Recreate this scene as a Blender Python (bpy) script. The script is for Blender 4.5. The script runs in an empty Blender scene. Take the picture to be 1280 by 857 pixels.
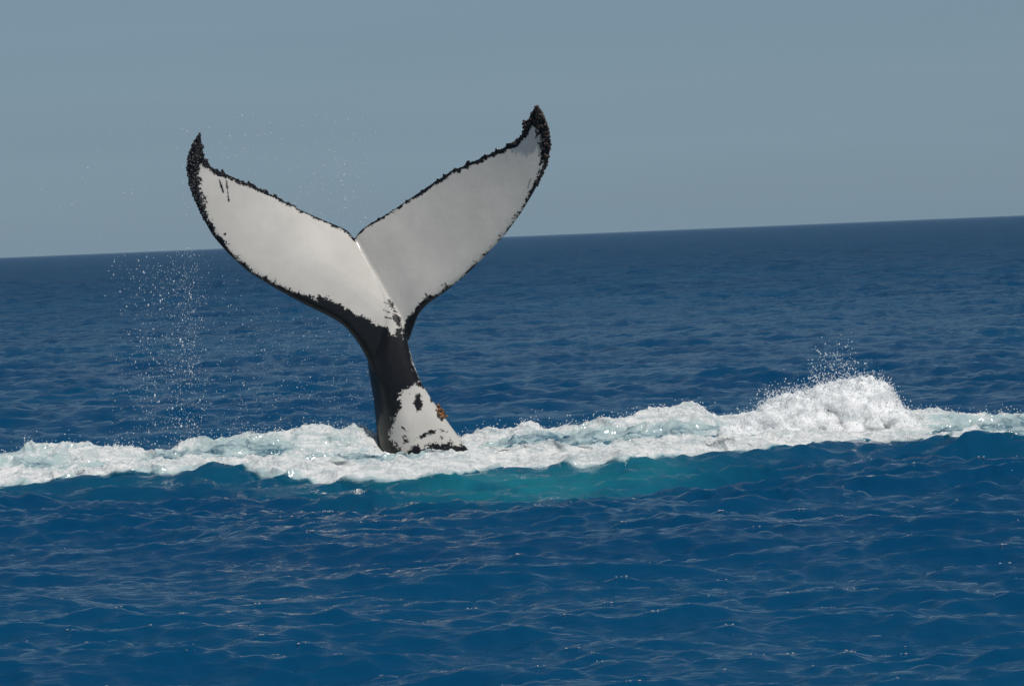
import bpy, math, random
import numpy as np
from mathutils import Matrix, Vector

R = math.radians
rng = np.random.default_rng(7)
random.seed(7)
scn = bpy.context.scene

# ---------------------------------------------------------------- camera
W0, H0, F = 1280.0, 857.0, 3800.0           # photograph size, focal length in its pixels
CAM = np.array([0.0, 0.0, 2.5])
ROLL, PITCH = R(2.37), math.atan(132.9 / F)
fw = np.array([0, math.cos(PITCH), -math.sin(PITCH)])
u0 = np.array([0, math.sin(PITCH), math.cos(PITCH)])
X = np.array([1.0, 0, 0])
rt = X * math.cos(ROLL) - u0 * math.sin(ROLL)
up = X * math.sin(ROLL) + u0 * math.cos(ROLL)
cd = bpy.data.cameras.new('camera')
cam = bpy.data.objects.new('camera', cd)
scn.collection.objects.link(cam)
m = Matrix.Identity(4)
for i in range(3):
    m[i][0], m[i][1], m[i][2], m[i][3] = rt[i], up[i], -fw[i], CAM[i]
cam.matrix_world = m
cd.sensor_width = 36.0
cd.lens = 36.0 * F / W0
cd.clip_start, cd.clip_end = 0.1, 200000
scn.camera = cam

# ---------------------------------------------------------------- sky, sun, exposure
SUN_EL, SUN_AZ = 62.0, 148.0      # azimuth measured from +Y (view direction) towards +X (right)
world = bpy.data.worlds.new('World')
scn.world = world
world.use_nodes = True
wn, wl = world.node_tree.nodes, world.node_tree.links
wn.clear()
sky = wn.new('ShaderNodeTexSky'); sky.sky_type = 'NISHITA'; sky.sun_disc = False
sky.sun_elevation, sky.sun_rotation = R(SUN_EL), R(SUN_AZ)
sky.altitude = 0; sky.air_density = 1.0; sky.dust_density = 0.6; sky.ozone_density = 1.6
hs = wn.new('ShaderNodeHueSaturation'); hs.inputs['Saturation'].default_value = 0.9
tint = wn.new('ShaderNodeMix'); tint.data_type = 'RGBA'; tint.blend_type = 'MIX'   # pale sea haze veiling the whole sky evenly
tint.inputs[0].default_value = 0.82
tint.inputs[7].default_value = (3.0, 4.6, 6.05, 1)
bg = wn.new('ShaderNodeBackground'); bg.inputs['Strength'].default_value = 0.06
wo = wn.new('ShaderNodeOutputWorld')
# faint high cloud veil
tc = wn.new('ShaderNodeTexCoord'); mp = wn.new('ShaderNodeMapping')
mp.inputs['Scale'].default_value = (3, 3, 40)
nz = wn.new('ShaderNodeTexNoise'); nz.inputs['Scale'].default_value = 1.3; nz.inputs['Detail'].default_value = 5
rp = wn.new('ShaderNodeMapRange')
rp.inputs[1].default_value, rp.inputs[2].default_value = 0.35, 0.7
rp.inputs[3].default_value, rp.inputs[4].default_value = 0.985, 1.025
vm = wn.new('ShaderNodeVectorMath'); vm.operation = 'SCALE'
sx_ = wn.new('ShaderNodeSeparateXYZ'); hz = wn.new('ShaderNodeMapRange'); hz.interpolation_type = 'SMOOTHSTEP'   # sea haze thins with height
hz.inputs[1].default_value, hz.inputs[2].default_value = 0.06, 0.5
hz.inputs[3].default_value, hz.inputs[4].default_value = 0.84, 0.2
wl.new(tc.outputs['Generated'], sx_.inputs[0]); wl.new(sx_.outputs[2], hz.inputs[0]); wl.new(hz.outputs[0], tint.inputs[0])
wl.new(tc.outputs['Generated'], mp.inputs[0]); wl.new(mp.outputs[0], nz.inputs['Vector'])
wl.new(nz.outputs[0], rp.inputs[0])
wl.new(sky.outputs[0], hs.inputs['Color']); wl.new(hs.outputs[0], tint.inputs[6])
wl.new(tint.outputs[2], vm.inputs[0]); wl.new(rp.outputs[0], vm.inputs['Scale'])
wl.new(vm.outputs[0], bg.inputs['Color']); wl.new(bg.outputs[0], wo.inputs[0])

sd = bpy.data.lights.new('sun', 'SUN'); sd.energy = 3.6; sd.angle = R(0.53); sd.color = (1.0, 0.96, 0.9)
sun = bpy.data.objects.new('sun', sd); scn.collection.objects.link(sun)
sdir = Vector((math.sin(R(SUN_AZ)) * math.cos(R(SUN_EL)), math.cos(R(SUN_AZ)) * math.cos(R(SUN_EL)), math.sin(R(SUN_EL))))
sun.rotation_euler = sdir.to_track_quat('Z', 'Y').to_euler()
sun.location = (20, 20, 40)
vs = scn.view_settings
vs.view_transform = 'Standard'; vs.look = 'None'; vs.exposure = 0.0; vs.gamma = 1.0; vs.use_curve_mapping = False

# ---------------------------------------------------------------- helpers
def ray(u, v):
    u, v = np.asarray(u, float), np.asarray(v, float)
    a, b = (u - W0 / 2) / F, -(v - H0 / 2) / F
    return fw + a[..., None] * rt + b[..., None] * up

def P(u, v, Y):                                   # pixel + distance along +Y -> world point
    d = ray(u, v)
    return CAM + d * (np.asarray(Y, float) / d[..., 1])[..., None]

def PZ(u, v, z=0.0):                              # pixel + height -> world point
    d = ray(u, v)
    return CAM + d * ((z - CAM[2]) / d[..., 2])[..., None]

def pix(p):                                       # world point -> pixel of the photograph
    q = p - CAM
    k = F / (q @ fw)
    return W0 / 2 + (q @ rt) * k, H0 / 2 - (q @ up) * k

_perm = np.random.default_rng(3).permutation(4096).astype(np.int64)
_val = np.random.default_rng(4).uniform(-1, 1, 4096)
def _h(i, j, k): return _val[_perm[(_perm[(_perm[i & 4095] + j) & 4095] + k) & 4095]]
def noise(p, sc=1.0, seed=0):                     # smooth value noise, p (n,3)
    q = p * sc + seed * 17.31
    f = np.floor(q); i = f.astype(np.int64); t = q - f
    t = t * t * t * (t * (t * 6 - 15) + 10)
    r = 0
    for a in (0, 1):
        wa = t[:, 0] if a else 1 - t[:, 0]
        for b in (0, 1):
            wb = t[:, 1] if b else 1 - t[:, 1]
            for c in (0, 1):
                wc = t[:, 2] if c else 1 - t[:, 2]
                r = r + wa * wb * wc * _h(i[:, 0] + a, i[:, 1] + b, i[:, 2] + c)
    return r
def fbm(p, sc, octv=4, gain=0.5, seed=0):
    r, a = 0, 1.0
    for o in range(octv):
        r = r + a * noise(p, sc, seed + o); sc *= 2.03; a *= gain
    return r
def billow(p, sc, octv=4, gain=0.5, seed=0):
    r, a = 0, 1.0
    for o in range(octv):
        r = r + a * (1 - 2.2 * np.abs(noise(p, sc, seed + o))); sc *= 2.1; a *= gain
    return r
def sstep(a, b, x):
    t = np.clip((x - a) / (b - a), 0, 1); return t * t * (3 - 2 * t)

def mesh_np(name, co, faces, mat=None, smooth=True, attrs=None):
    me = bpy.data.meshes.new(name)
    n = len(co); faces = np.asarray(faces, dtype=np.int32); nf, k = faces.shape
    me.vertices.add(n); me.vertices.foreach_set('co', np.asarray(co, np.float32).ravel())
    me.loops.add(nf * k); me.loops.foreach_set('vertex_index', faces.ravel())
    me.polygons.add(nf)
    me.polygons.foreach_set('loop_start', np.arange(0, nf * k, k, dtype=np.int32))
    me.update(calc_edges=True)
    me.polygons.foreach_set('use_smooth', np.full(nf, smooth))
    for an, av in (attrs or {}).items():
        a = me.attributes.new(an, 'FLOAT', 'POINT'); a.data.foreach_set('value', np.asarray(av, np.float32))
    me.validate()
    if mat: me.materials.append(mat)
    return me
def link(name, me, parent=None, **props):
    o = bpy.data.objects.new(name, me); scn.collection.objects.link(o); o.parent = parent
    for k, v in props.items(): o[k] = v
    return o
def grid_faces(nr, nc, wrap=False):
    i = np.arange(nr - 1)[:, None]; j = np.arange(nc if wrap else nc - 1)[None, :]
    j2 = (j + 1) % nc
    return np.stack([i * nc + j, i * nc + j2, (i + 1) * nc + j2, (i + 1) * nc + j], -1).reshape(-1, 4)

class N:                                           # tiny node-tree builder
    def __init__(s, name):
        s.m = bpy.data.materials.new(name); s.m.use_nodes = True
        s.t = s.m.node_tree; s.t.nodes.clear(); s.out = s.t.nodes.new('ShaderNodeOutputMaterial')
    def n(s, typ, **kw):
        nd = s.t.nodes.new('ShaderNode' + typ)
        for k, v in kw.items():
            if hasattr(nd, k): setattr(nd, k, v)
        return nd
    def l(s, a, b): s.t.links.new(a, b)
    def attr(s, name): a = s.n('Attribute'); a.attribute_name = name; return a.outputs['Fac']
    def math(s, op, a, b=None, c=None, clamp=False):
        nd = s.n('Math'); nd.operation = op; nd.use_clamp = clamp
        for i, x in enumerate((a, b, c)):
            if x is None: continue
            if isinstance(x, (int, float)): nd.inputs[i].default_value = x
            else: s.l(x, nd.inputs[i])
        return nd.outputs[0]
    def noise(s, vec, scale, detail=4, rough=0.55, dist=0.0):
        nd = s.n('TexNoise'); nd.inputs['Scale'].default_value = scale; nd.inputs['Detail'].default_value = detail
        nd.inputs['Roughness'].default_value = rough; nd.inputs['Distortion'].default_value = dist
        s.l(vec, nd.inputs['Vector']); return nd.outputs[0]
    def mapr(s, x, a, b, c=0.0, d=1.0, smooth=True):
        nd = s.n('MapRange'); nd.interpolation_type = 'SMOOTHSTEP' if smooth else 'LINEAR'
        for i, v in enumerate((a, b, c, d)): nd.inputs[i + 1].default_value = v
        s.l(x, nd.inputs[0]); return nd.outputs[0]
    def mix(s, f, a, b):
        nd = s.n('Mix'); nd.data_type = 'RGBA'
        if isinstance(f, (int, float)): nd.inputs[0].default_value = f
        else: s.l(f, nd.inputs[0])
        for i, x in ((6, a), (7, b)):
            if isinstance(x, tuple): nd.inputs[i].default_value = (*x, 1)
            else: s.l(x, nd.inputs[i])
        return nd.outputs[2]
    def pos(s, scale=(1, 1, 1), rot=0.0):
        g = s.n('NewGeometry'); mp = s.n('Mapping'); mp.inputs['Scale'].default_value = scale
        mp.inputs['Rotation'].default_value = (0, 0, rot)
        s.l(g.outputs['Position'], mp.inputs[0]); return mp.outputs[0]
    def bump(s, h, strength, dist, normal=None):
        b = s.n('Bump'); b.inputs['Distance'].default_value = dist
        if isinstance(strength, (int, float)): b.inputs['Strength'].default_value = strength
        else: s.l(strength, b.inputs['Strength'])
        s.l(h, b.inputs['Height'])
        if normal is not None: s.l(normal, b.inputs['Normal'])
        return b.outputs[0]
    def bsdf(s, **kw):
        b = s.n('BsdfPrincipled')
        for k, v in kw.items():
            i = b.inputs[k.replace('_', ' ')]
            if isinstance(v, (int, float)): i.default_value = v
            elif isinstance(v, tuple): i.default_value = (*v, 1) if i.type == 'RGBA' else v
            else: s.l(v, i)
        return b.outputs[0]

DEEP, TEAL, AER = (0.0006, 0.036, 0.095), (0.008, 0.12, 0.16), (0.34, 0.43, 0.435)
# water: opaque deep sea, Fresnel reflection, aerated teal where bubbles hang under the surface, foam where attribute says so
def water_material(name, foamy):
    g = N(name)
    p = g.pos()
    pw = g.pos((0.8, 1.9, 1.0), 0.2)
    aer = g.attr('aer'); far = g.attr('far'); foam = g.attr('foam')
    big = g.noise(g.pos((0.05, 0.09, 0.05)), 1.0, 3)
    deep = g.mix(g.mapr(big, 0.35, 0.65), DEEP, (0.0009, 0.044, 0.106))
    na = g.noise(p, 1.6, 4, 0.6)
    aerf = g.math('MULTIPLY', aer, g.mapr(na, 0.25, 0.6, 0.45, 1.0), clamp=True)
    col = g.mix(aerf, deep, TEAL)
    # ripples below mesh resolution
    r0 = g.noise(pw, 1.3, 4, 0.62, 0.3); r1 = g.noise(pw, 6.5, 3, 0.55, 0.2); r2 = g.noise(pw, 31.0, 2, 0.5, 0.3)
    b0 = g.bump(r0, far, 0.5)
    b1 = g.bump(r1, 0.8, 0.020, b0)
    b2 = g.bump(r2, 0.5, 0.004, b1)
    rough = g.math('MULTIPLY_ADD', far, 0.17, 0.05)
    df = g.n('BsdfDiffuse'); g.l(col, df.inputs['Color']); g.l(b2, df.inputs['Normal'])
    gl = g.n('BsdfGlossy'); gl.inputs['Color'].default_value = (1, 1, 1, 1); g.l(rough, gl.inputs['Roughness']); g.l(b2, gl.inputs['Normal'])
    fr = g.n('Fresnel'); fr.inputs['IOR'].default_value = 1.333; g.l(b2, fr.inputs['Normal'])
    mx = g.n('MixShader'); g.l(g.math('MULTIPLY', fr.outputs[0], 0.62), mx.inputs[0]); g.l(df.outputs[0], mx.inputs[1]); g.l(gl.outputs[0], mx.inputs[2])
    wat = mx.outputs[0]
    if not foamy:
        g.l(wat, g.out.inputs[0]); return g.m
    # foam
    pf = g.pos((0.55, 0.95, 1.6), 0.10)
    lace = g.n('TexVoronoi'); lace.feature = 'SMOOTH_F1'; lace.inputs['Scale'].default_value = 5.5
    wv = g.n('TexNoise'); wv.inputs['Scale'].default_value = 2.2; wv.inputs['Detail'].default_value = 5
    g.l(pf, wv.inputs['Vector'])
    va = g.n('VectorMath'); va.operation = 'MULTIPLY_ADD'; va.inputs[1].default_value = (0.7, 0.7, 0.7)
    g.l(wv.outputs['Color'], va.inputs[0]); g.l(pf, va.inputs[2])
    g.l(va.outputs[0], lace.inputs['Vector'])
    n1 = g.noise(va.outputs[0], 4.6, 9, 0.70)
    k = g.math('ADD', g.math('MULTIPLY_ADD', n1, 1.7, -0.35), g.math('MULTIPLY', lace.outputs['Distance'], -0.35))
    k = g.math('ADD', k, g.math('MULTIPLY', foam, 1.15))
    fac = g.mapr(k, 0.54, 0.84)
    thin = g.mapr(k, 0.08, 0.55)
    nf = g.noise(p, 14.0, 6, 0.7)
    fine = g.noise(p, 70.0, 4, 0.7)
    wcol = g.mix(thin, col, AER)
    wat2 = g.bsdf(Base_Color=wcol, Roughness=0.12, IOR=1.333, Normal=b2)
    fb = g.bump(nf, 0.9, 0.06); fb = g.bump(fine, 0.8, 0.02, fb)
    st = g.noise(g.pos((0.5, 1.6, 2.0), 0.1), 7.0, 7, 0.74, 0.8)
    fcol = g.mix(g.mapr(st, 0.38, 0.60), (0.58, 0.64, 0.65), (0.92, 0.915, 0.90))
    fo = g.bsdf(Base_Color=fcol, Roughness=0.55, IOR=1.33, Normal=fb)
    ms = g.n('MixShader'); g.l(fac, ms.inputs[0]); g.l(wat2, ms.inputs[1]); g.l(fo, ms.inputs[2])
    g.l(ms.outputs[0], g.out.inputs[0])
    return g.m
M_SEA = water_material('sea_water', False)
M_FOAM = water_material('white_water', True)

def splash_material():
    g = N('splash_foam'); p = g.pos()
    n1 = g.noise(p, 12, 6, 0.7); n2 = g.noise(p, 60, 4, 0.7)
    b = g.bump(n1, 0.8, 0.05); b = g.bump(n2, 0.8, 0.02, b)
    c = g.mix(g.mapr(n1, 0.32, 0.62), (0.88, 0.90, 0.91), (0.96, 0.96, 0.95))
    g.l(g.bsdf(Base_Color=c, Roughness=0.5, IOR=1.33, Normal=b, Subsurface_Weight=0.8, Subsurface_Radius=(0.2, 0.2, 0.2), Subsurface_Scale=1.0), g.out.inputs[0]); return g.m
M_SPLASH = splash_material()
def drop_material():
    g = N('water_droplets')
    a = g.bsdf(Base_Color=(0.8, 0.83, 0.85), Roughness=0.12, IOR=1.33)
    t = g.n('BsdfTransparent'); ms = g.n('MixShader'); ms.inputs[0].default_value = 0.65
    g.l(t.outputs[0], ms.inputs[1]); g.l(a, ms.inputs[2]); g.l(ms.outputs[0], g.out.inputs[0]); return g.m
M_DROP = drop_material()

def skin_material():
    g = N('whale_skin'); p = g.pos()
    b = g.attr('black')                      # signed pixels into black pigment
    n1 = g.noise(p, 9.0, 6, 0.72, 0.6); n2 = g.noise(p, 45.0, 4, 0.7)
    rag = g.attr('ragged')
    k = g.math('ADD', b, g.math('MULTIPLY', g.math('SUBTRACT', n1, 0.5), g.math('MULTIPLY', rag, 70.0)))
    k = g.math('ADD', k, g.math('MULTIPLY', g.math('SUBTRACT', n2, 0.5), g.math('MULTIPLY', rag, 34.0)))
    f = g.mapr(k, -0.6, 0.9)
    soft = g.noise(p, 2.2, 5, 0.6)
    streak = g.noise(g.pos((6, 1, 1.2)), 3.0, 4, 0.6)
    wc = g.mix(g.mapr(soft, 0.3, 0.7), (0.46, 0.436, 0.402), (0.52, 0.492, 0.455))
    wc = g.mix(g.mapr(streak, 0.52, 0.8, 0, 0.28), wc, (0.42, 0.40, 0.38))
    bc = g.mix(g.mapr(n2, 0.4, 0.75), (0.004, 0.004, 0.0048), (0.011, 0.0105, 0.011))
    col = g.mix(f, wc, bc)
    bm = g.bump(g.noise(p, 5.0, 4, 0.6), 0.22, 0.015); bm = g.bump(n2, 0.25, 0.006, bm)
    g.l(g.bsdf(Base_Color=col, Roughness=0.34, IOR=1.33, Specular_IOR_Level=0.35, Coat_Weight=0.4, Coat_Roughness=0.14, Normal=bm), g.out.inputs[0])
    return g.m
M_SKIN = skin_material()
def barnacle_material(name, a, b):
    g = N(name); p = g.pos(); n1 = g.noise(p, 28, 5, 0.7)
    g.l(g.bsdf(Base_Color=g.mix(g.mapr(n1, 0.42, 0.62), a, b), Roughness=0.6, Normal=g.bump(n1, 0.6, 0.01)), g.out.inputs[0]); return g.m
M_BARN = barnacle_material('barnacle_dark', (0.012, 0.010, 0.010), (0.075, 0.045, 0.035))
M_BARN_G = barnacle_material('barnacle_grey', (0.012, 0.012, 0.014), (0.10, 0.095, 0.10))
M_BARN_O = barnacle_material('barnacle_orange', (0.03, 0.014, 0.008), (0.30, 0.13, 0.04))

# ---------------------------------------------------------------- sea
def wave_tile(L, n, lmin, lmax, rms, wdir, spread, seed):
    r = np.random.default_rng(seed)
    k1 = np.fft.fftfreq(n, L / n) * 2 * np.pi
    kx, ky = np.meshgrid(k1, k1, indexing='ij'); k = np.hypot(kx, ky); k[0, 0] = 1
    lam = 2 * np.pi / k
    band = sstep(lmin * 0.7, lmin * 1.15, lam) * (1 - sstep(lmax * 0.85, lmax * 1.3, lam))
    c = (kx * math.cos(wdir) + ky * math.sin(wdir)) / k
    S = band * k ** -2.9 * (0.03 + np.abs(c) ** spread) * np.where(c < 0, 0.15, 1.0)
    S[0, 0] = 0
    h = np.sqrt(S) * (r.normal(size=(n, n)) + 1j * r.normal(size=(n, n)))
    z = np.fft.ifft2(h)
    s = rms / z.real.std()
    dx = np.fft.ifft2(-1j * kx / k * h).real * s; dy = np.fft.ifft2(-1j * ky / k * h).real * s
    return (L, n, np.stack([dx, dy, z.real * s], -1))
def sample(tile, x, y, rot):
    L, n, d = tile
    c, s = math.cos(rot), math.sin(rot)
    a = (x * c + y * s) / L * n; b = (-x * s + y * c) / L * n
    i = np.floor(a).astype(np.int64); j = np.floor(b).astype(np.int64)
    fa, fb = (a - i)[:, None], (b - j)[:, None]
    i0, j0, i1, j1 = i % n, j % n, (i + 1) % n, (j + 1) % n
    v = (d[i0, j0] * (1 - fa) + d[i1, j0] * fa) * (1 - fb) + (d[i0, j1] * (1 - fa) + d[i1, j1] * fa) * fb
    return np.stack([v[:, 0] * c - v[:, 1] * s, v[:, 0] * s + v[:, 1] * c, v[:, 2]], -1)
WD = R(75)
T_A = wave_tile(91.0, 256, 3.0, 26.0, 0.075, WD, 3, 11)
T_B = wave_tile(27.3, 384, 0.75, 3.0, 0.034, WD + 0.15, 6, 12)
T_C = wave_tile(6.7, 256, 0.19, 0.80, 0.0215, WD - 0.1, 8, 13)
T_D = wave_tile(4.3, 256, 0.13, 0.34, 0.0062, WD + 0.05, 5, 14)

# foam band: front edge and crest line traced from the photograph, distances from the water plane
FB = np.array([(-160, 606), (0, 607), (100, 605), (200, 602), (240, 598), (300, 598), (400, 601), (500, 600), (560, 597), (600, 592), (650, 588), (700, 587),
               (780, 588), (810, 583), (850, 577), (900, 575), (950, 573), (1000, 567), (1060, 560), (1100, 556), (1140, 557), (1200, 561), (1280, 561), (1440, 556)], float)
FT = np.array([(-160, 560), (0, 560), (100, 558), (200, 557), (225, 550), (260, 542), (300, 537), (350, 535), (440, 535), (520, 545), (590, 536), (640, 528), (700, 525),
               (740, 521), (800, 516), (860, 512), (900, 520), (950, 520), (1000, 522), (1060, 520), (1130, 520), (1150, 516), (1200, 516), (1240, 523), (1280, 519), (1440, 518)], float)
YC = 36.0
pf_ = PZ(FB[:, 0], FB[:, 1], 0.06)
pt_ = P(FT[:, 0], FT[:, 1], YC)
def front_y(x): return np.interp(x, pf_[:, 0], pf_[:, 1])
def crest_z(x): return np.interp(x, pt_[:, 0], pt_[:, 2])
def gauss(x, c, s): return np.exp(-((x - c) / s) ** 2)
TEALC = PZ(np.array([705.]), np.array([603.]))[0]
PEAK = PZ(np.array([266.]), np.array([606.]))[0]

def extras(x, y):
    """local shape of the sea around the whale: the swell in front of the foam"""
    fy = front_y(x)
    right = sstep(-1.3, 0.2, x)
    z = right * (0.07 * gauss(y, fy - 0.12, 0.55) - 0.05 * gauss(y, fy - 1.7, 0.9))
    z += 0.13 * np.exp(-(((x - PEAK[0]) / 0.30) ** 2 + ((y - PEAK[1] - .1) / 0.35) ** 2) ** 0.8)
    return z
def waves(x, y, sp):
    """sp: mesh spacing, to drop waves the mesh cannot carry"""
    p3 = np.stack([x, y, np.zeros_like(x)], -1)
    gust = 1.0 + 0.35 * noise(p3, 0.11, 5)
    near = 1 - 0.8 * np.exp(-((x / 7) ** 2 + ((y - 35) / 2.6) ** 2))
    d = sample(T_A, x, y, 0.31) * ((1 - sstep(4.0, 12.0, sp)) * near)[:, None]
    d += sample(T_B, x, y, -0.17) * ((1 - sstep(1.2, 3.0, sp)) * gust * near * (1 + 0.7 * sstep(.2, .8, sp)))[:, None]
    d += sample(T_C, x, y, 0.47) * ((1 - sstep(0.3, 0.8, sp)) * gust)[:, None]
    d += sample(T_D, x, y, -0.38) * ((1 - sstep(0.09, 0.2, sp)) * gust)[:, None]
    return d

def geo(a, b, k): return np.exp(np.linspace(math.log(a), math.log(b), max(2, int(math.log(b / a) / k))))[:-1]
rr = np.concatenate([geo(1.0, 12, .06), geo(12, 31, .0025), geo(31, 45, .0035), geo(45, 120, .0035), geo(120, 600, .005), geo(600, 3000, .015), geo(3000, 80000, .05), [80000.]])
half = R(12.0)
th = np.concatenate([np.linspace(-math.pi, -R(40), 50)[:-1], np.linspace(-R(40), -half, 60)[:-1], np.linspace(-half, half, 700),
                     np.linspace(half, R(40), 60)[1:], np.linspace(R(40), math.pi, 50)[1:-1]])
def foam_cover(x, y):
    """0..1 amount of white water at a point of the sea"""
    fy = front_y(x)
    b = YC + 0.5 + 0.15 * noise(np.stack([x, 0 * x, 0 * x], -1), 0.5, 8)
    return sstep(fy - 0.12, fy + 0.22, y + 0.16 * noise(np.stack([x, y, 0 * x], -1), 2.3, 77)) * (1 - sstep(b - 0.7, b, y))
RR, TH = np.meshgrid(rr, th, indexing='ij')
x, y = (RR * np.sin(TH)).ravel(), (RR * np.cos(TH)).ravel()
dr = np.gradient(rr)[:, None] * np.ones_like(TH); dt = np.gradient(th)[None, :] * RR
sp = np.maximum(dr, dt).ravel()
d = waves(x, y, sp)
loc = (np.abs(x) < 12) & (y > 28) & (y < 44)
z = d[:, 2].copy()
z[loc] += extras(x[loc], y[loc])
aer = np.zeros_like(x)
xl, yl = x[loc], y[loc]
aer[loc] = np.clip(1.15 * np.exp(-((xl - TEALC[0]) / 1.4) ** 2 - ((yl - TEALC[1]) / 1.15) ** 2)
                   + (0.26 - 0.18 * sstep(1.0, 2.4, xl)) * sstep(-1.6, -0.2, yl - front_y(xl)) * (1 - sstep(3.5, 5.0, yl - front_y(xl))), 0, 1)
fc = foam_cover(xl, yl)
z[loc] -= 0.16 * sstep(0.25, 1.0, fc)
far = sstep(25, 260, RR.ravel()) ** 0.7
co = np.stack([x - d[:, 0] * 0.7, y - d[:, 1] * 0.7, z], -1)
sea = link('sea', mesh_np('sea', co, grid_faces(len(rr), len(th), True), M_SEA, True, {'aer': aer, 'far': far, 'foam': 0 * x}),
           label='dark blue rippled sea reaching to the horizon', category='sea', kind='structure')
SEA_CO = co

# ---------------------------------------------------------------- white water around the whale
xs = np.arange(-7.6, 7.6, 0.017); ys = np.arange(30.4, 38.6, 0.027)
GX, GY = np.meshgrid(xs, ys, indexing='xy')
x, y = GX.ravel(), GY.ravel()
d = waves(x, y, np.full_like(x, 0.05))
fy, cz = front_y(x), crest_z(x)
p2 = np.stack([x, y, 0 * x], -1)
cov = foam_cover(x, y)
jit = 0.22 * fbm(p2, 0.9, 3, 0.5, 40)
t = (y - fy + jit)
back = YC - fy
roll = 0.07 * gauss(t, 0.55, 0.45) * (1.0 - 0.55 * sstep(1.5, 3.5, x)) * (1 - 0.6 * gauss(x, -0.9, 0.9))
crest = (cz - 0.07) * np.where(t < back, gauss(t, back, 0.95), gauss(t, back, 0.32)) * (1 + 0.12 * fbm(p2 * np.array([1, .2, 1]), 1.4, 2, .5, 3))
bl = billow(p2, 1.5, 5, 0.52, 20)
amp = (1 - 0.85 * sstep(-0.05, 0.35, t - back)) * 0.018 + 0.032 * (t < back + 9) * (1 - 0.8 * sstep(0, .35, t - back)) * gauss(t, back - .2, 0.9) + 0.018 * gauss(t, 0.5, 0.5)
dip = np.exp(-((x + 0.95) / 0.75) ** 4) * sstep(32.9, 33.9, y) * (1 - sstep(35.3, 35.9, y))
body = (0.05 + roll + crest + amp * bl) * (1 - 0.9 * dip) - 0.05 * dip
zz = d[:, 2] + extras(x, y) * (1 - 0.6 * cov) + cov * body - 0.09 * (1 - sstep(0.0, 0.22, cov))
fz = fbm(p2, 11.0, 3, 0.6, 60)
zz += cov * (0.015 * fz + 0.018 * billow(p2, 5.0, 4, 0.65, 33)) * (1 - 0.5 * dip)
ox = cov * 0.06 * fbm(p2, 2.6, 3, 0.55, 70); oy = cov * 0.07 * fbm(p2, 2.6, 3, 0.55, 80)
# foam density: rolls and crest solid white, hollows open to aerated water
open_ = sstep(-0.25, 0.9, fbm(p2 * np.array([0.55, 1.2, 1]), 1.0, 3, 0.55, 90))
foam = cov * (0.40 + 0.5 * gauss(t, 0.45, 0.5) + 0.42 * gauss(t, back, 0.65) + 0.10 * bl - 0.42 * open_ * (1 - gauss(t, 0.4, 0.5)))
foam += 0.25 * np.exp(-((x - 3.9) / 1.3) ** 2) * cov - 0.40 * sstep(4.3, 5.0, x) * cov - 0.06 * cov - 0.24 * (0.4 + 0.6 * sstep(-.3, .5, fbm(p2 * np.array([.5, 1.5, 1]), 1.6, 3, .6, 120))) * sstep(-0.5, 0.4, x) * (1 - sstep(2.6, 3.2, x)) * sstep(0.8, 1.4, t) * cov
foam = np.clip(foam, 0, 1) - 0.5 * (1 - sstep(0.0, 0.5, cov))
co = np.stack([x - d[:, 0] * 0.7 + ox, y - d[:, 1] * 0.7 + oy, zz], -1)
fa = grid_faces(len(ys), len(xs))
keep = cov[fa].max(1) > 0.02
fa = fa[keep]; used = np.unique(fa); remap = -np.ones(len(co), int); remap[used] = np.arange(len(used))
aerp = np.clip(0.45 + 0.6 * np.exp(-((x - TEALC[0]) / 2.2) ** 2 - ((y - TEALC[1]) / 1.4) ** 2), 0, 1)
FOAM_CO = co[used]; FOAM_COV = cov[used]; FOAM_T = (t - back)[used]
foam_o = link('sea_foam', mesh_np('sea_foam', co[used], remap[fa], M_FOAM, True,
              {'foam': foam[used], 'aer': aerp[used], 'far': 0 * foam[used]}),
              label='white churned foam streak on the sea around the whale tail', category='foam', kind='stuff')

# ---------------------------------------------------------------- droplets and lumps
def ico(sub):
    bm_ = __import__('bmesh').new()
    __import__('bmesh').ops.create_icosphere(bm_, subdivisions=sub, radius=1)
    v = np.array([q.co[:] for q in bm_.verts]); f = np.array([[q.index for q in k.verts] for k in bm_.faces]); bm_.free()
    return v, f
IV, IF = ico(1); IV2, IF2 = ico(2)
def balls(c, r, stretch=None, V=IV, Fc=IF):
    c = np.asarray(c); n = len(c); r = np.asarray(r)[:, None, None]
    s = np.ones((n, 1, 3)) if stretch is None else np.asarray(stretch)[:, None, :]
    co = (V[None] * r * s + c[:, None, :]).reshape(-1, 3)
    fa = (Fc[None] + (np.arange(n) * len(V))[:, None, None]).reshape(-1, 3)
    return co, fa
def voxel(name, co, fa, size):
    me = mesh_np(name + '_tmp', co, fa); o = bpy.data.objects.new(name + '_tmp', me); scn.collection.objects.link(o)
    md = o.modifiers.new('r', 'REMESH'); md.mode = 'VOXEL'; md.voxel_size = size; md.use_smooth_shade = True
    sm = None
    dg = bpy.context.evaluated_depsgraph_get(); ev = o.evaluated_get(dg)
    out = bpy.data.meshes.new_from_object(ev)
    bpy.data.objects.remove(o); bpy.data.meshes.remove(me)
    n = len(out.vertices); v = np.empty(n * 3, np.float32); out.vertices.foreach_get('co', v)
    nl = len(out.loops); li = np.empty(nl, np.int32); out.loops.foreach_get('vertex_index', li)
    q = li.reshape(-1, 4)
    bpy.data.meshes.remove(out)
    return v.reshape(-1, 3).astype(float), q
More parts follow.
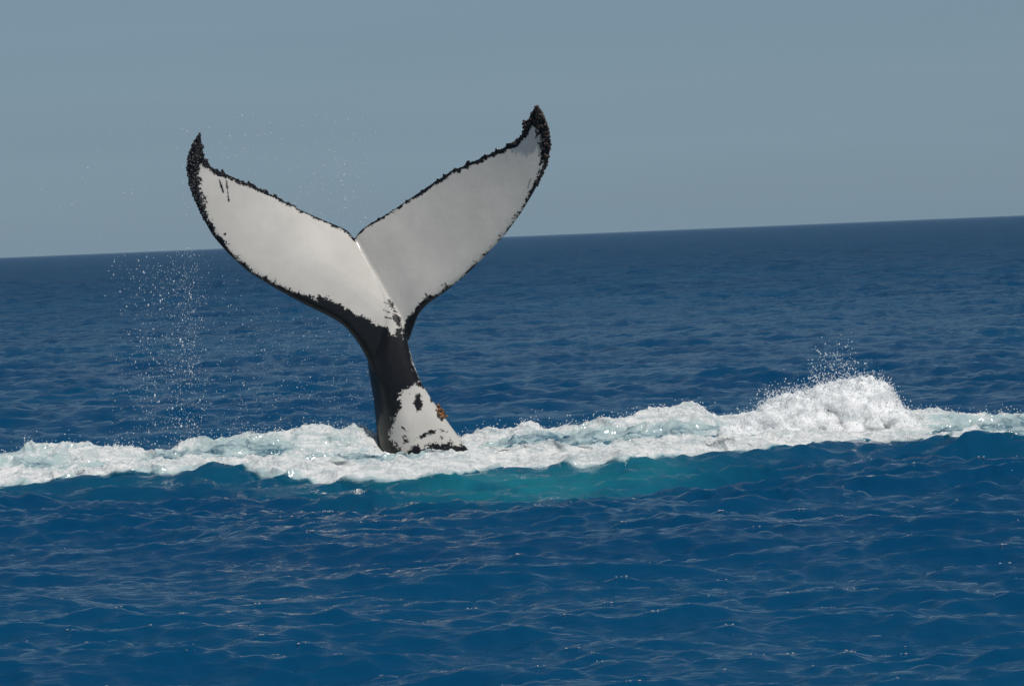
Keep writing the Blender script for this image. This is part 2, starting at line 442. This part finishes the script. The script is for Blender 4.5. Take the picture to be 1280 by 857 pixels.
def relax(v, q, it=2, f=0.5):
    n = len(v)
    e = np.concatenate([q[:, [0, 1]], q[:, [1, 2]], q[:, [2, 3]], q[:, [3, 0]]])
    for _ in range(it):
        s = np.zeros_like(v); c = np.zeros(n)
        for a in range(3): s[:, a] = np.bincount(e[:, 0], v[e[:, 1], a], n) + np.bincount(e[:, 1], v[e[:, 0], a], n)
        c = np.bincount(e[:, 0], minlength=n) + np.bincount(e[:, 1], minlength=n)
        v = v + f * (s / np.maximum(c, 1)[:, None] - v)
    return v
def vnormals(v, q):
    a = np.cross(v[q[:, 2]] - v[q[:, 0]], v[q[:, 3]] - v[q[:, 1]])
    n = np.zeros_like(v)
    for k in range(4):
        for c in range(3): n[:, c] += np.bincount(q[:, k], a[:, c], len(v))
    return n / np.maximum(np.linalg.norm(n, axis=1), 1e-9)[:, None]

# splash on the right: a bursting mound of white water
SY = 34.6
top = np.array([(900, 535), (930, 522), (952, 503), (962, 496), (985, 494), (1005, 490), (1025, 481), (1045, 474), (1080, 470), (1100, 473), (1115, 482), (1125, 497), (1136, 512), (1146, 526), (1160, 545)], float)
cs, rs = [], []
for i in range(800):
    u = rng.uniform(905, 1155)
    vt = np.interp(u, top[:, 0], top[:, 1])
    vb = 562
    f = rng.random() ** 1.6
    v = vt + (vb - vt) * f
    w = 0.12 + 0.45 * f
    yy = SY + rng.uniform(-1, 0.8) * w
    r = rng.uniform(0.06, 0.14) * (1 if f > 0.12 else 0.55)
    p = P(np.array([u]), np.array([v + r / 0.0092]), yy)[0]
    cs.append(p); rs.append(r)
co, fa = balls(cs, rs, V=IV2, Fc=IF2)
v, q = voxel('splash', co, fa, 0.018)
v = relax(v, q, 14, 0.6); nn = vnormals(v, q)
v = v + nn * (0.05 * fbm(v, 3.0, 2, .5, 5) + 0.013 * billow(v, 9.0, 4, 0.70, 6))[:, None]
v = v + 0.018 * np.stack([fbm(v, 14.0, 2, .6, 30 + k) for k in range(3)], -1)
splash = link('splash', mesh_np('splash', v, q, M_SPLASH), label='burst of white splash rising from the foam, away from the tail', category='splash', kind='stuff')

def spray(name, pts, rad, label, parent=None, str_=None):
    co, fa = balls(pts, rad, str_)
    return link(name, mesh_np(name, co, fa, M_DROP), parent, label=label, category='water spray', kind='stuff')
PX = 0.0092
def pp(u, v, y): return P(np.asarray(u, float), np.asarray(v, float), np.asarray(y, float))
SPL = (v.copy(), vnormals(v, q))
# flying drops over the splash
U, V = [], []
for i in range(1700):
    u = rng.choice([rng.normal(1040, 28), rng.uniform(945, 1140), rng.normal(985, 22)])
    vt = np.interp(u, top[:, 0], top[:, 1])
    vv = vt + 8 - abs(rng.normal(0, 1)) * (26 if 1010 < u < 1070 else 11)
    U.append(u); V.append(vv)
n = len(U)
spray('splash_droplets', pp(U, V, SY + rng.uniform(-.35, .35, n)), rng.uniform(0.2, 1.0, n) ** 2.5 * 0.008 + 0.002,
      'fine white droplets flung up above the splash')
# torn strings of water thrown off the mound
fp, fr_ = [], []
for k in range(110):
    u = rng.choice([rng.normal(1045, 35), rng.uniform(950, 1140), rng.normal(985, 25)]); v_ = np.interp(u, top[:, 0], top[:, 1]) + 6
    p0 = P(np.array([u]), np.array([v_]), SY + rng.uniform(-.3, .2))[0]
    vel = np.array([rng.normal(-0.1, .45), rng.normal(0, .3), rng.uniform(.3, 1.5)]); nseg = rng.integers(10, 26); T_ = rng.uniform(.06, .2)
    for a in np.linspace(0, 1, nseg):
        tt_ = a * T_; fp.append(p0 + vel * tt_ + np.array([0, 0, -4.9 * tt_ * tt_]) + rng.normal(0, .004, 3)); fr_.append((1 - .75 * a) * rng.uniform(.004, .011))
spray('splash_strings', np.array(fp), np.array(fr_), 'torn strings of water thrown off the top of the splash')
# skin of broken water and froth on the mound itself
i = rng.choice(len(SPL[0]), 7000); off = rng.exponential(0.022, 7000)
spray('splash_froth', SPL[0][i] + SPL[1][i] * off[:, None] + rng.normal(0, .01, (7000, 3)), rng.uniform(.004, .013, 7000) * np.exp(-off * 8),
      'froth of broken drops clinging to the splash')
# droplets along the foam crest
ci = np.where((np.abs(FOAM_T) < 0.5) & (FOAM_COV > 0.5))[0]
ci = rng.choice(ci, 2600); pc = FOAM_CO[ci] + np.stack([0 * ci, 0 * ci, rng.exponential(0.035, len(ci))], -1)
spray('foam_droplets', pc, rng.uniform(0.003, 0.009, len(ci)), 'small drops leaping along the crest of the foam streak')

# ---------------------------------------------------------------- whale
Y0 = 35.4
whale = link('humpback_whale', None, label='humpback whale raising its black and white tail flukes out of the sea', category='whale')
whale.location = tuple(PZ(np.array([530.]), np.array([568.]))[0])
bpy.context.view_layer.update()
L_LE = [(480, 500), (467, 468), (457, 444), (447, 427), (432, 408), (415, 397), (380, 380), (345, 361), (312, 341), (287, 319), (266, 295), (251, 268), (241, 245), (235, 225), (233, 206), (237, 188), (243, 175), (250, 165)]
L_TE = [(443, 299), (438, 291), (430, 285), (410, 277), (380, 264), (345, 246), (320, 234), (300, 225), (280, 216), (268, 211), (258, 205), (254, 196), (253, 185), (252, 174), (250, 165)]
R_LE = [(500, 440), (512, 424), (517, 408), (523, 392), (535, 379), (555, 366), (580, 346), (605, 322), (630, 295), (651, 267), (668, 239), (680, 214), (687, 195), (688, 175), (683, 152), (672, 132)]
R_TE = [(443, 299), (447, 291), (455, 284), (468, 276), (490, 263), (515, 246), (540, 229), (562, 215), (590, 202), (615, 191), (640, 179), (652, 168), (658, 154), (663, 142), (671, 131)]
def resamp(pts, s):
    p = np.array(pts, float); L = np.r_[0, np.cumsum(np.hypot(*np.diff(p, axis=0).T))]; L /= L[-1]
    # smooth the polyline a little
    k = np.linspace(0, 1, 200); q = np.stack([np.interp(k, L, p[:, 0]), np.interp(k, L, p[:, 1])], -1)
    for _ in range(10): q[1:-1] = 0.25 * q[:-2] + 0.5 * q[1:-1] + 0.25 * q[2:]
    return np.stack([np.interp(s, k, q[:, 0]), np.interp(s, k, q[:, 1])], -1)
def keel_w(v): return np.interp(v, [297, 350, 400, 440, 500, 570], [0.42, 0.27, 0.13, 0.05, 0.0, 0.0])
KEEL = [(443, 299), (455, 322), (470, 347), (485, 375), (497, 400), (503, 425), (500, 450)]
def fluke_w(s, t, tip):                      # depth of the mid surface: tips curl towards the viewer (ventral side)
    root = (0.10 if tip < -0.5 else 0.0) + (0.32 if tip < -0.5 else 0.42) * t
    return root + (tip - root) * s ** (1.22 if tip < -0.5 else 1.45) + 0.10 * np.sin(np.pi * t) * s * (1 - s)
def fluke(LE, TE, tip, T0):
    ns, nt = 120, 44
    s = np.linspace(0, 1, ns) ** 0.85; tt = (1 - np.cos(np.linspace(0, np.pi, nt))) / 2
    le, te = resamp(LE, s), resamp(TE, s)
    S, T = np.meshgrid(s, tt, indexing='ij')
    uv = le[:, None] * (1 - T[..., None]) + te[:, None] * T[..., None]
    rc = resamp([tuple(le[0])] + KEEL[::-1][1:], tt); rc = rc - (le[0] * (1 - tt[:, None]) + te[0] * tt[:, None])
    uv = uv + rc[None] * ((1 - S) ** 3)[..., None]
    w = fluke_w(S, T, tip)
    prof = 2.2 * np.sqrt(np.maximum(T, 0)) * (1 - T) ** 0.9
    hth = (T0 * (1 - S) ** 0.8 + 0.02) * prof + 0.010
    a = P(uv[..., 0], uv[..., 1], Y0 + w - hth).reshape(-1, 3)
    b = P(uv[..., 0], uv[..., 1], Y0 + w + hth).reshape(-1, 3)
    n = ns * nt; g = grid_faces(ns, nt)
    fs = [g, g[:, ::-1] + n]
    def strip(idx): return np.stack([idx[:-1], idx[1:], idx[1:] + n, idx[:-1] + n], -1)
    I = np.arange(n).reshape(ns, nt)
    fs += [strip(I[:, 0]), strip(I[::-1, -1]), strip(I[0, ::-1]), strip(I[-1, :])]
    return np.concatenate([a, b]), np.concatenate(fs)
TIP_L, TIP_R = -0.34, -0.68
parts = [fluke(L_LE, L_TE, TIP_L, 0.115), fluke(R_LE, R_TE, TIP_R, 0.10)]
# tail stock with its ventral keel, running up into the ridge between the flukes
ROWS = [(760, 470, 720, .10, .55), (660, 472, 652, .04, .50), (600, 474, 614, .0, .45), (575, 473, 596, .0, .41), (560, 472, 584, .0, .38), (545, 471, 573, 0, .35), (530, 470, 562, 0, .325), (512, 468, 549, .01, .30),
        (495, 466, 537, .02, .275), (475, 462.5, 525, .03, .25), (455, 459, 517.5, .05, .225), (440, 460, 513, .06, .195), (425, 468, 509.5, .08, .17), (410, 473, 505, .10, .14),
        (395, 474, 500, .13, .115), (375, 474, 489, .185, .085), (350, 463, 475, .25, .07), (325, 452, 461, .325, .05), (308, 445, 451, .38, .04), (301, 442, 446, .41, .025)]
ROWS = np.array(ROWS)
vv = np.linspace(760, 301, 150)
o = np.argsort(ROWS[:, 0])
def sm(c):
    a = np.interp(vv, ROWS[o, 0], ROWS[o, c])
    for _ in range(6): a[1:-1] = 0.25 * a[:-2] + .5 * a[1:-1] + .25 * a[2:]
    return a
uL, uR, wc, hd = sm(1), sm(2), sm(3), sm(4)
na = 64; ph = np.linspace(0, 2 * np.pi, na, endpoint=False)
cc, ss = np.cos(ph), np.sin(ph)
uu = (uL + uR)[:, None] / 2 + (uR - uL)[:, None] / 2 * cc[None]
keelshift = np.clip(cc, 0, 1) ** 2                # the ventral edge leans towards the viewer
ww = wc[:, None] + hd[:, None] * (np.sign(ss) * np.abs(ss) ** 1.25)[None] - 0.55 * hd[:, None] * keelshift[None] + 0.3 * hd[:, None] * np.clip(-cc, 0, 1)[None] ** 2
co = P(uu, np.repeat(vv[:, None], na, 1), Y0 + ww).reshape(-1, 3)
fs = grid_faces(len(vv), na, True)
nb = len(co); co = np.concatenate([co, co[:na].mean(0, keepdims=True), co[-na:].mean(0, keepdims=True)])
j = np.arange(na); j2 = (j + 1) % na
cap = np.concatenate([np.stack([j2, j, np.full(na, nb), np.full(na, nb)], -1), np.stack([nb - na + j, nb - na + j2, np.full(na, nb + 1), np.full(na, nb + 1)], -1)])
def tris(f): return np.concatenate([f[:, [0, 1, 2]], f[:, [0, 2, 3]]])
parts.append((co, np.concatenate([fs, cap])))
# nodules along the trailing edges
def along(E, s): return resamp(E, s)
bc, br, bs = [], [], []
for E, tip, sgn, cnt, lo in ((L_TE, TIP_L, 1, 60, .3), (R_TE, TIP_R, 1, 40, .1)):
    s = np.sort(rng.uniform(lo, 0.93, cnt)); uv = along(E, s)
    tg = along(E, s + .01) - along(E, s - .01); tg /= np.linalg.norm(tg, axis=1)[:, None]
    nrm = np.stack([tg[:, 1], -tg[:, 0]], -1); nrm[nrm[:, 1] > 0] *= -1
    big = np.where(rng.random(cnt) < .3, rng.uniform(2.0, 3.0, cnt), rng.uniform(0.8, 1.8, cnt)) * (0.65 + 0.45 * s)
    uv = uv + nrm * (big * rng.uniform(0.2, .9, cnt))[:, None]
    p = P(uv[:, 0], uv[:, 1], Y0 + fluke_w(s, np.ones(cnt), tip))
    bc.append(p); br.append(big * PX); bs.append(rng.uniform(.75, 1.25, (cnt, 3)))
nod = balls(np.concatenate(bc), np.concatenate(br), np.concatenate(bs))
allc, allf, off = [], [], 0
for c, f in parts:
    allc.append(c); allf.append(tris(f) + off); off += len(c)
allc.append(nod[0]); allf.append(nod[1] + off)
allc, allf = np.concatenate(allc), np.concatenate(allf)
v, q = voxel('body', allc, allf, 0.0125)
v = relax(v, q, 4, 0.5)

# --- pigment: signed pixel distance into black (ventral side); the dorsal side is black
def seg_dist(p, poly, closed=False):
    poly = np.array(poly, float); a = poly if closed else poly[:-1]; b = np.roll(poly, -1, 0) if closed else poly[1:]
    best = np.full(len(p), 1e9); pos = np.zeros(len(p)); L = np.r_[0, np.cumsum(np.hypot(*(b - a).T))]
    for i in range(len(a)):
        ab = b[i] - a[i]; tt = np.clip(((p - a[i]) @ ab) / max(ab @ ab, 1e-9), 0, 1)
        dd = np.hypot(*(p - a[i] - tt[:, None] * ab).T); mk = dd < best
        best[mk] = dd[mk]; pos[mk] = (L[i] + tt[mk] * (L[i + 1] - L[i])) / L[-1]
    return best, pos
def inside(p, poly):
    poly = np.array(poly, float); r = np.zeros(len(p), bool); j = len(poly) - 1
    for i in range(len(poly)):
        (xi, yi), (xj, yj) = poly[i], poly[j]
        r ^= ((yi > p[:, 1]) != (yj > p[:, 1])) & (p[:, 0] < (xj - xi) * (p[:, 1] - yi) / (yj - yi + 1e-9) + xi); j = i
    return r
def sd(p, poly):
    dd, _ = seg_dist(p, poly, True); return np.where(inside(p, poly), dd, -dd)
pu, pv = pix(v); pq = np.stack([pu, pv], -1)
def band(E, ws, wd):
    dd, pos = seg_dist(pq, E); return np.interp(pos, ws, wd) - dd
blk = band(L_TE, [0, .5, .62, .75, .85, 1], [3.2, 3.2, 4, 6, 5, 9])
blk = np.maximum(blk, band(L_LE, [0, .14, .25, .33, .4, .55, .66, .77, .86, .93, 1], [0, 10, 22, 16, 8, 5, 6, 10, 15, 16, 9]))
blk = np.maximum(blk, band(R_TE, [0, .1, .3, .6, .8, .9, 1], [3.0, 3.0, 3.6, 5, 5.5, 8, 16]))
blk = np.maximum(blk, band(R_LE, [0, .12, .2, .26, .33, .6, .72, .8, .87, 1], [10, 9, 6, 5, 1.2, 1.2, 5, 6, 14, 20]))
for LE_, TE_ in ((L_LE, L_TE), (R_LE, R_TE)):
    out = -sd(pq, LE_[2:] + TE_[::-1])
    mine = (pu < 443) if LE_ is L_LE else (pu > 443)
    blk = np.maximum(blk, np.where(mine & (pv < 300), out + 2.0, -99))
stock = [(380, 384), (425, 391), (452, 395), (470, 404), (484, 409), (488, 418), (493, 421), (496, 408), (492, 396), (488, 384), (484, 374), (488, 375), (495, 388), (500, 402), (506, 420), (512, 440),
         (520, 462), (529, 483), (517, 481), (508, 487), (500, 494), (500, 508), (494, 522), (490, 536), (489, 548), (496, 556), (503, 563), (520, 558), (545, 553), (565, 553), (590, 556), (640, 600), (640, 800), (400, 800), (440, 440), (400, 420)]
blk = np.maximum(blk, sd(pq, stock))
lobe = [(508, 440), (500, 420), (506, 404), (513, 393), (524, 386), (534, 376), (544, 372), (560, 380), (530, 440)]
blk = np.maximum(blk, sd(pq, lobe))
spot = 7.5 - np.hypot((pu - 523) * 1.3, (pv - 503) * .75)
for c in (((519, 549), (535, 541), (548, 537), (560, 538)), ((503, 534), (509, 540), (505, 547))):
    spot = np.maximum(spot, 1.0 - seg_dist(pq, c)[0])
for uq, vq, rq in ((552, 546, 2.6), (540, 500, 2.4), (511, 492, 2), (507, 551, 3), (330, 238, 1.3), (281, 293, 2), (268, 285, 2), (292, 326, 2.5), (662, 262, 2.2), (655, 256, 1.6), (628, 296, 1.2)):
    spot = np.maximum(spot, rq - np.hypot(pu - uq, pv - vq))
for c in (((274, 225), (279, 240)), ((283, 226), (286, 252)), ((532, 367), (537, 376)), ((480, 378), (486, 380)), ((479, 387), (488, 391)), ((481, 396), (489, 398)), ((664, 222), (660, 235))):
    spot = np.maximum(spot, 0.9 - seg_dist(pq, c)[0])
dle = np.minimum(seg_dist(pq, L_LE)[0], seg_dist(pq, R_LE)[0]); dte = np.minimum(seg_dist(pq, L_TE)[0], seg_dist(pq, R_TE)[0])
ragged = np.where(dle < dte, 0.5, 0.2)
ragged = np.where(pv > 470, 0.5, ragged)
ragged = np.where((pv < 470) & (pv > 380) & (pu > 400), 0.35, ragged)
ragged = np.where(spot > blk, np.where(pv > 470, 0.30, 0.07), ragged)
blk = np.maximum(blk, spot)
nn = vnormals(v, q)
if (nn[:, 2][v[:, 2] > v[:, 2].max() - .05].mean()) < 0: nn = -nn; q = q[:, ::-1]
view = (v - CAM); view /= np.linalg.norm(view, axis=1)[:, None]
# dorsal (far) side: black whatever the ventral pattern; decided in the whale's own frame (ventral points to -Y, +X)
vent = nn @ np.array([0.30, -0.95, 0.0])
blk = np.where((vent < -0.12), np.maximum(blk, 12), blk)
WL = np.array(whale.location)
body = link('body', mesh_np('body', v - WL, q, M_SKIN, True, {'black': np.clip(blk, -40, 40), 'ragged': ragged}), whale)

# --- barnacles: little cratered cones crowding the fluke tips and edges
def cone_mesh(seg=7):
    rings = [(1.0, -0.3), (0.82, 0.45), (0.5, 0.9), (0.32, 0.72), (0.12, 0.35)]
    vs_ = []
    for r_, h_ in rings:
        for i in range(seg):
            a = 2 * math.pi * i / seg; k = 1 + 0.12 * math.cos(3 * a)
            vs_.append((r_ * k * math.cos(a), r_ * k * math.sin(a), h_))
    vs_ = np.array(vs_); f = grid_faces(len(rings), seg, True); return vs_, tris(f)
CV, CF = cone_mesh()
def barnacles(pts, nrm, rad, mat, label):
    cs, fs, off = [], [], 0
    for p, n_, r_ in zip(pts, nrm, rad):
        zq = Vector(n_).normalized().to_track_quat('Z', 'Y').to_matrix()
        Mx = np.array(zq) @ np.diag([1, 1, random.uniform(.7, 1.3)])
        cs.append(CV @ Mx.T * r_ + p); fs.append(CF + off); off += len(CV)
    return link('barnacle_cluster', mesh_np('barnacle_cluster', np.concatenate(cs) - WL, np.concatenate(fs), mat), whale, label=label, kind='stuff')
def pick(mask, count):
    idx = np.where(mask)[0]; idx = rng.choice(idx, min(count, len(idx)), replace=False); return idx
front = nn[:, 1] < 0.5
i = pick(front & (pu < 262) & (blk > 2.0) & (pv < 275), 330)
barnacles(v[i], nn[i] + rng.normal(0, .3, (len(i), 3)), rng.uniform(.10, 1.0, len(i)) ** 1.7 * .010 + .005, M_BARN_G, 'dark knobbly barnacles crusting the left fluke tip')
i = pick(front & (pu > 640) & (blk > 2.0) & (pv < 232), 360)
barnacles(v[i], nn[i] + rng.normal(0, .3, (len(i), 3)), rng.uniform(.10, 1.0, len(i)) ** 1.7 * .015 + .005, M_BARN, 'reddish brown barnacles crusting the fluke tip')
i = pick(front & (pu < 380) & (pu > 258) & (blk > 1.5) & (pv < 262) & (pv > 205), 60)
barnacles(v[i], nn[i] + rng.normal(0, .3, (len(i), 3)), rng.uniform(.005, .011, len(i)), M_BARN_G, 'small barnacles along the trailing edge')
i = pick((np.hypot((pu - 552) / 7, (pv - 511) / 14) < 1) & (nn[:, 0] > 0.2), 90)
pts = v[i] + nn[i] * rng.uniform(0, .03, (len(i), 1))
barnacles(pts, nn[i] + rng.normal(0, .4, (len(i), 3)), rng.uniform(.010, .022, len(i)), M_BARN_O, 'orange brown barnacle clump on the tail stock')

def off_whale(U, V):
    q_ = np.stack([U, V], -1)
    return (sd(q_, L_LE + L_TE[::-1]) < -2) & (sd(q_, R_LE + R_TE[::-1]) < -2)
# curtain of drops falling from the raised fluke
U = np.concatenate([rng.normal(236, 11, 900), rng.normal(205, 26, 900), rng.uniform(140, 330, 1100), rng.uniform(290, 470, 1500)])
V = np.concatenate([rng.uniform(310, 555, 900), rng.uniform(330, 558, 900), rng.uniform(315, 560, 1100), rng.uniform(385, 545, 1500)])
ok = ~((U > 250) & (V < 330 + (U - 250) * .45) & (U > 300))
ok &= off_whale(U, V)
U, V = U[ok], V[ok]; n = len(U)
big = np.exp(rng.normal(math.log(0.0025), 0.5, n)) * np.where(U > 290, 0.75, 1.0)
st = np.stack([np.ones(n), np.ones(n), rng.uniform(1.0, 1.9, n)], -1)
spray('water_spray', pp(U, V, 35.4 + rng.normal(0, .35, n)), big, 'curtain of water drops falling beside the raised tail fluke', None, st)
U = np.concatenate([rng.uniform(228, 470, 330), rng.normal(420, 30, 130), rng.uniform(30, 230, 40)])
V = np.concatenate([rng.uniform(140, 300, 330), rng.normal(240, 35, 130), rng.uniform(150, 320, 40)])
ok = ~((V > 190 + (U - 250) * 0.55) & (U > 240) | (U > 455) & (V > 280 - (U - 455) * .6))
ok &= off_whale(U, V)
U, V = U[ok], V[ok]; n = len(U)
spray('water_spray', pp(U, V, 36.3 + rng.uniform(-.2, .5, n)), np.exp(rng.normal(math.log(0.0042), 0.4, n)),
      'thin mist of tiny drops hanging in the sky between the flukes')

# --- foam heaped against the tail stock
cs, rs = [], []
for k in range(420):
    u = rng.uniform(470, 640); vv_ = rng.uniform(584, 596) if u < 575 else rng.uniform(564, 592)
    cs.append(P(np.array([u]), np.array([vv_ + 8.]), 34.75 + rng.normal(0, .18))[0]); rs.append(rng.uniform(.02, .06))
co, fa = balls(cs, rs, V=IV2, Fc=IF2)
sv, sq = voxel('tailfoam', co, fa, 0.02)
sv = relax(sv, sq, 1); sn = vnormals(sv, sq)
sv = sv + sn * (0.03 * fbm(sv, 6.0, 2, .5, 5) + 0.025 * billow(sv, 13.0, 3, 0.6, 6) - .01)[:, None]
link('splash', mesh_np('tail_splash', sv, sq, M_SPLASH), label='white foam heaped up where the tail stock leaves the water', category='splash', kind='stuff')

# ---------------------------------------------------------------- small white blobs added on the wave crests in place of sun glints
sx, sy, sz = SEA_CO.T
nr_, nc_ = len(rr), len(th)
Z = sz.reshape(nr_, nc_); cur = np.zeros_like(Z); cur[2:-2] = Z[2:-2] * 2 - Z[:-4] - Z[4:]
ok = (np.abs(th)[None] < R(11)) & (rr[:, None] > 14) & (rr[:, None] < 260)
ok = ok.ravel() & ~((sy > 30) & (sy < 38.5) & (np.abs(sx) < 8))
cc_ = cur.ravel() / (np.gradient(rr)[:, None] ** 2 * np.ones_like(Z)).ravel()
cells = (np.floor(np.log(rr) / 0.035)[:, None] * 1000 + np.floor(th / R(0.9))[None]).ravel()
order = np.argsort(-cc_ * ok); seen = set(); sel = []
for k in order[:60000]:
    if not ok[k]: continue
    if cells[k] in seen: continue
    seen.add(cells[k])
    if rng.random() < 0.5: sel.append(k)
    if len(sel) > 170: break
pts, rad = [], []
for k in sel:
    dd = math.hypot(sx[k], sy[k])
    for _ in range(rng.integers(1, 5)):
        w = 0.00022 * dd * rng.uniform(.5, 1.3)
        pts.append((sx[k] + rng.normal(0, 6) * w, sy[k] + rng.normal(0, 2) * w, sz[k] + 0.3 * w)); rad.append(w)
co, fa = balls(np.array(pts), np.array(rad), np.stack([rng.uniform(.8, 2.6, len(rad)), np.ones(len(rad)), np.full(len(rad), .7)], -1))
link('glint_flecks', mesh_np('glint_flecks', co, fa, M_SPLASH), label='scattered tiny white flecks standing in for sun glints on the sea wave crests', category='foam', kind='stuff')
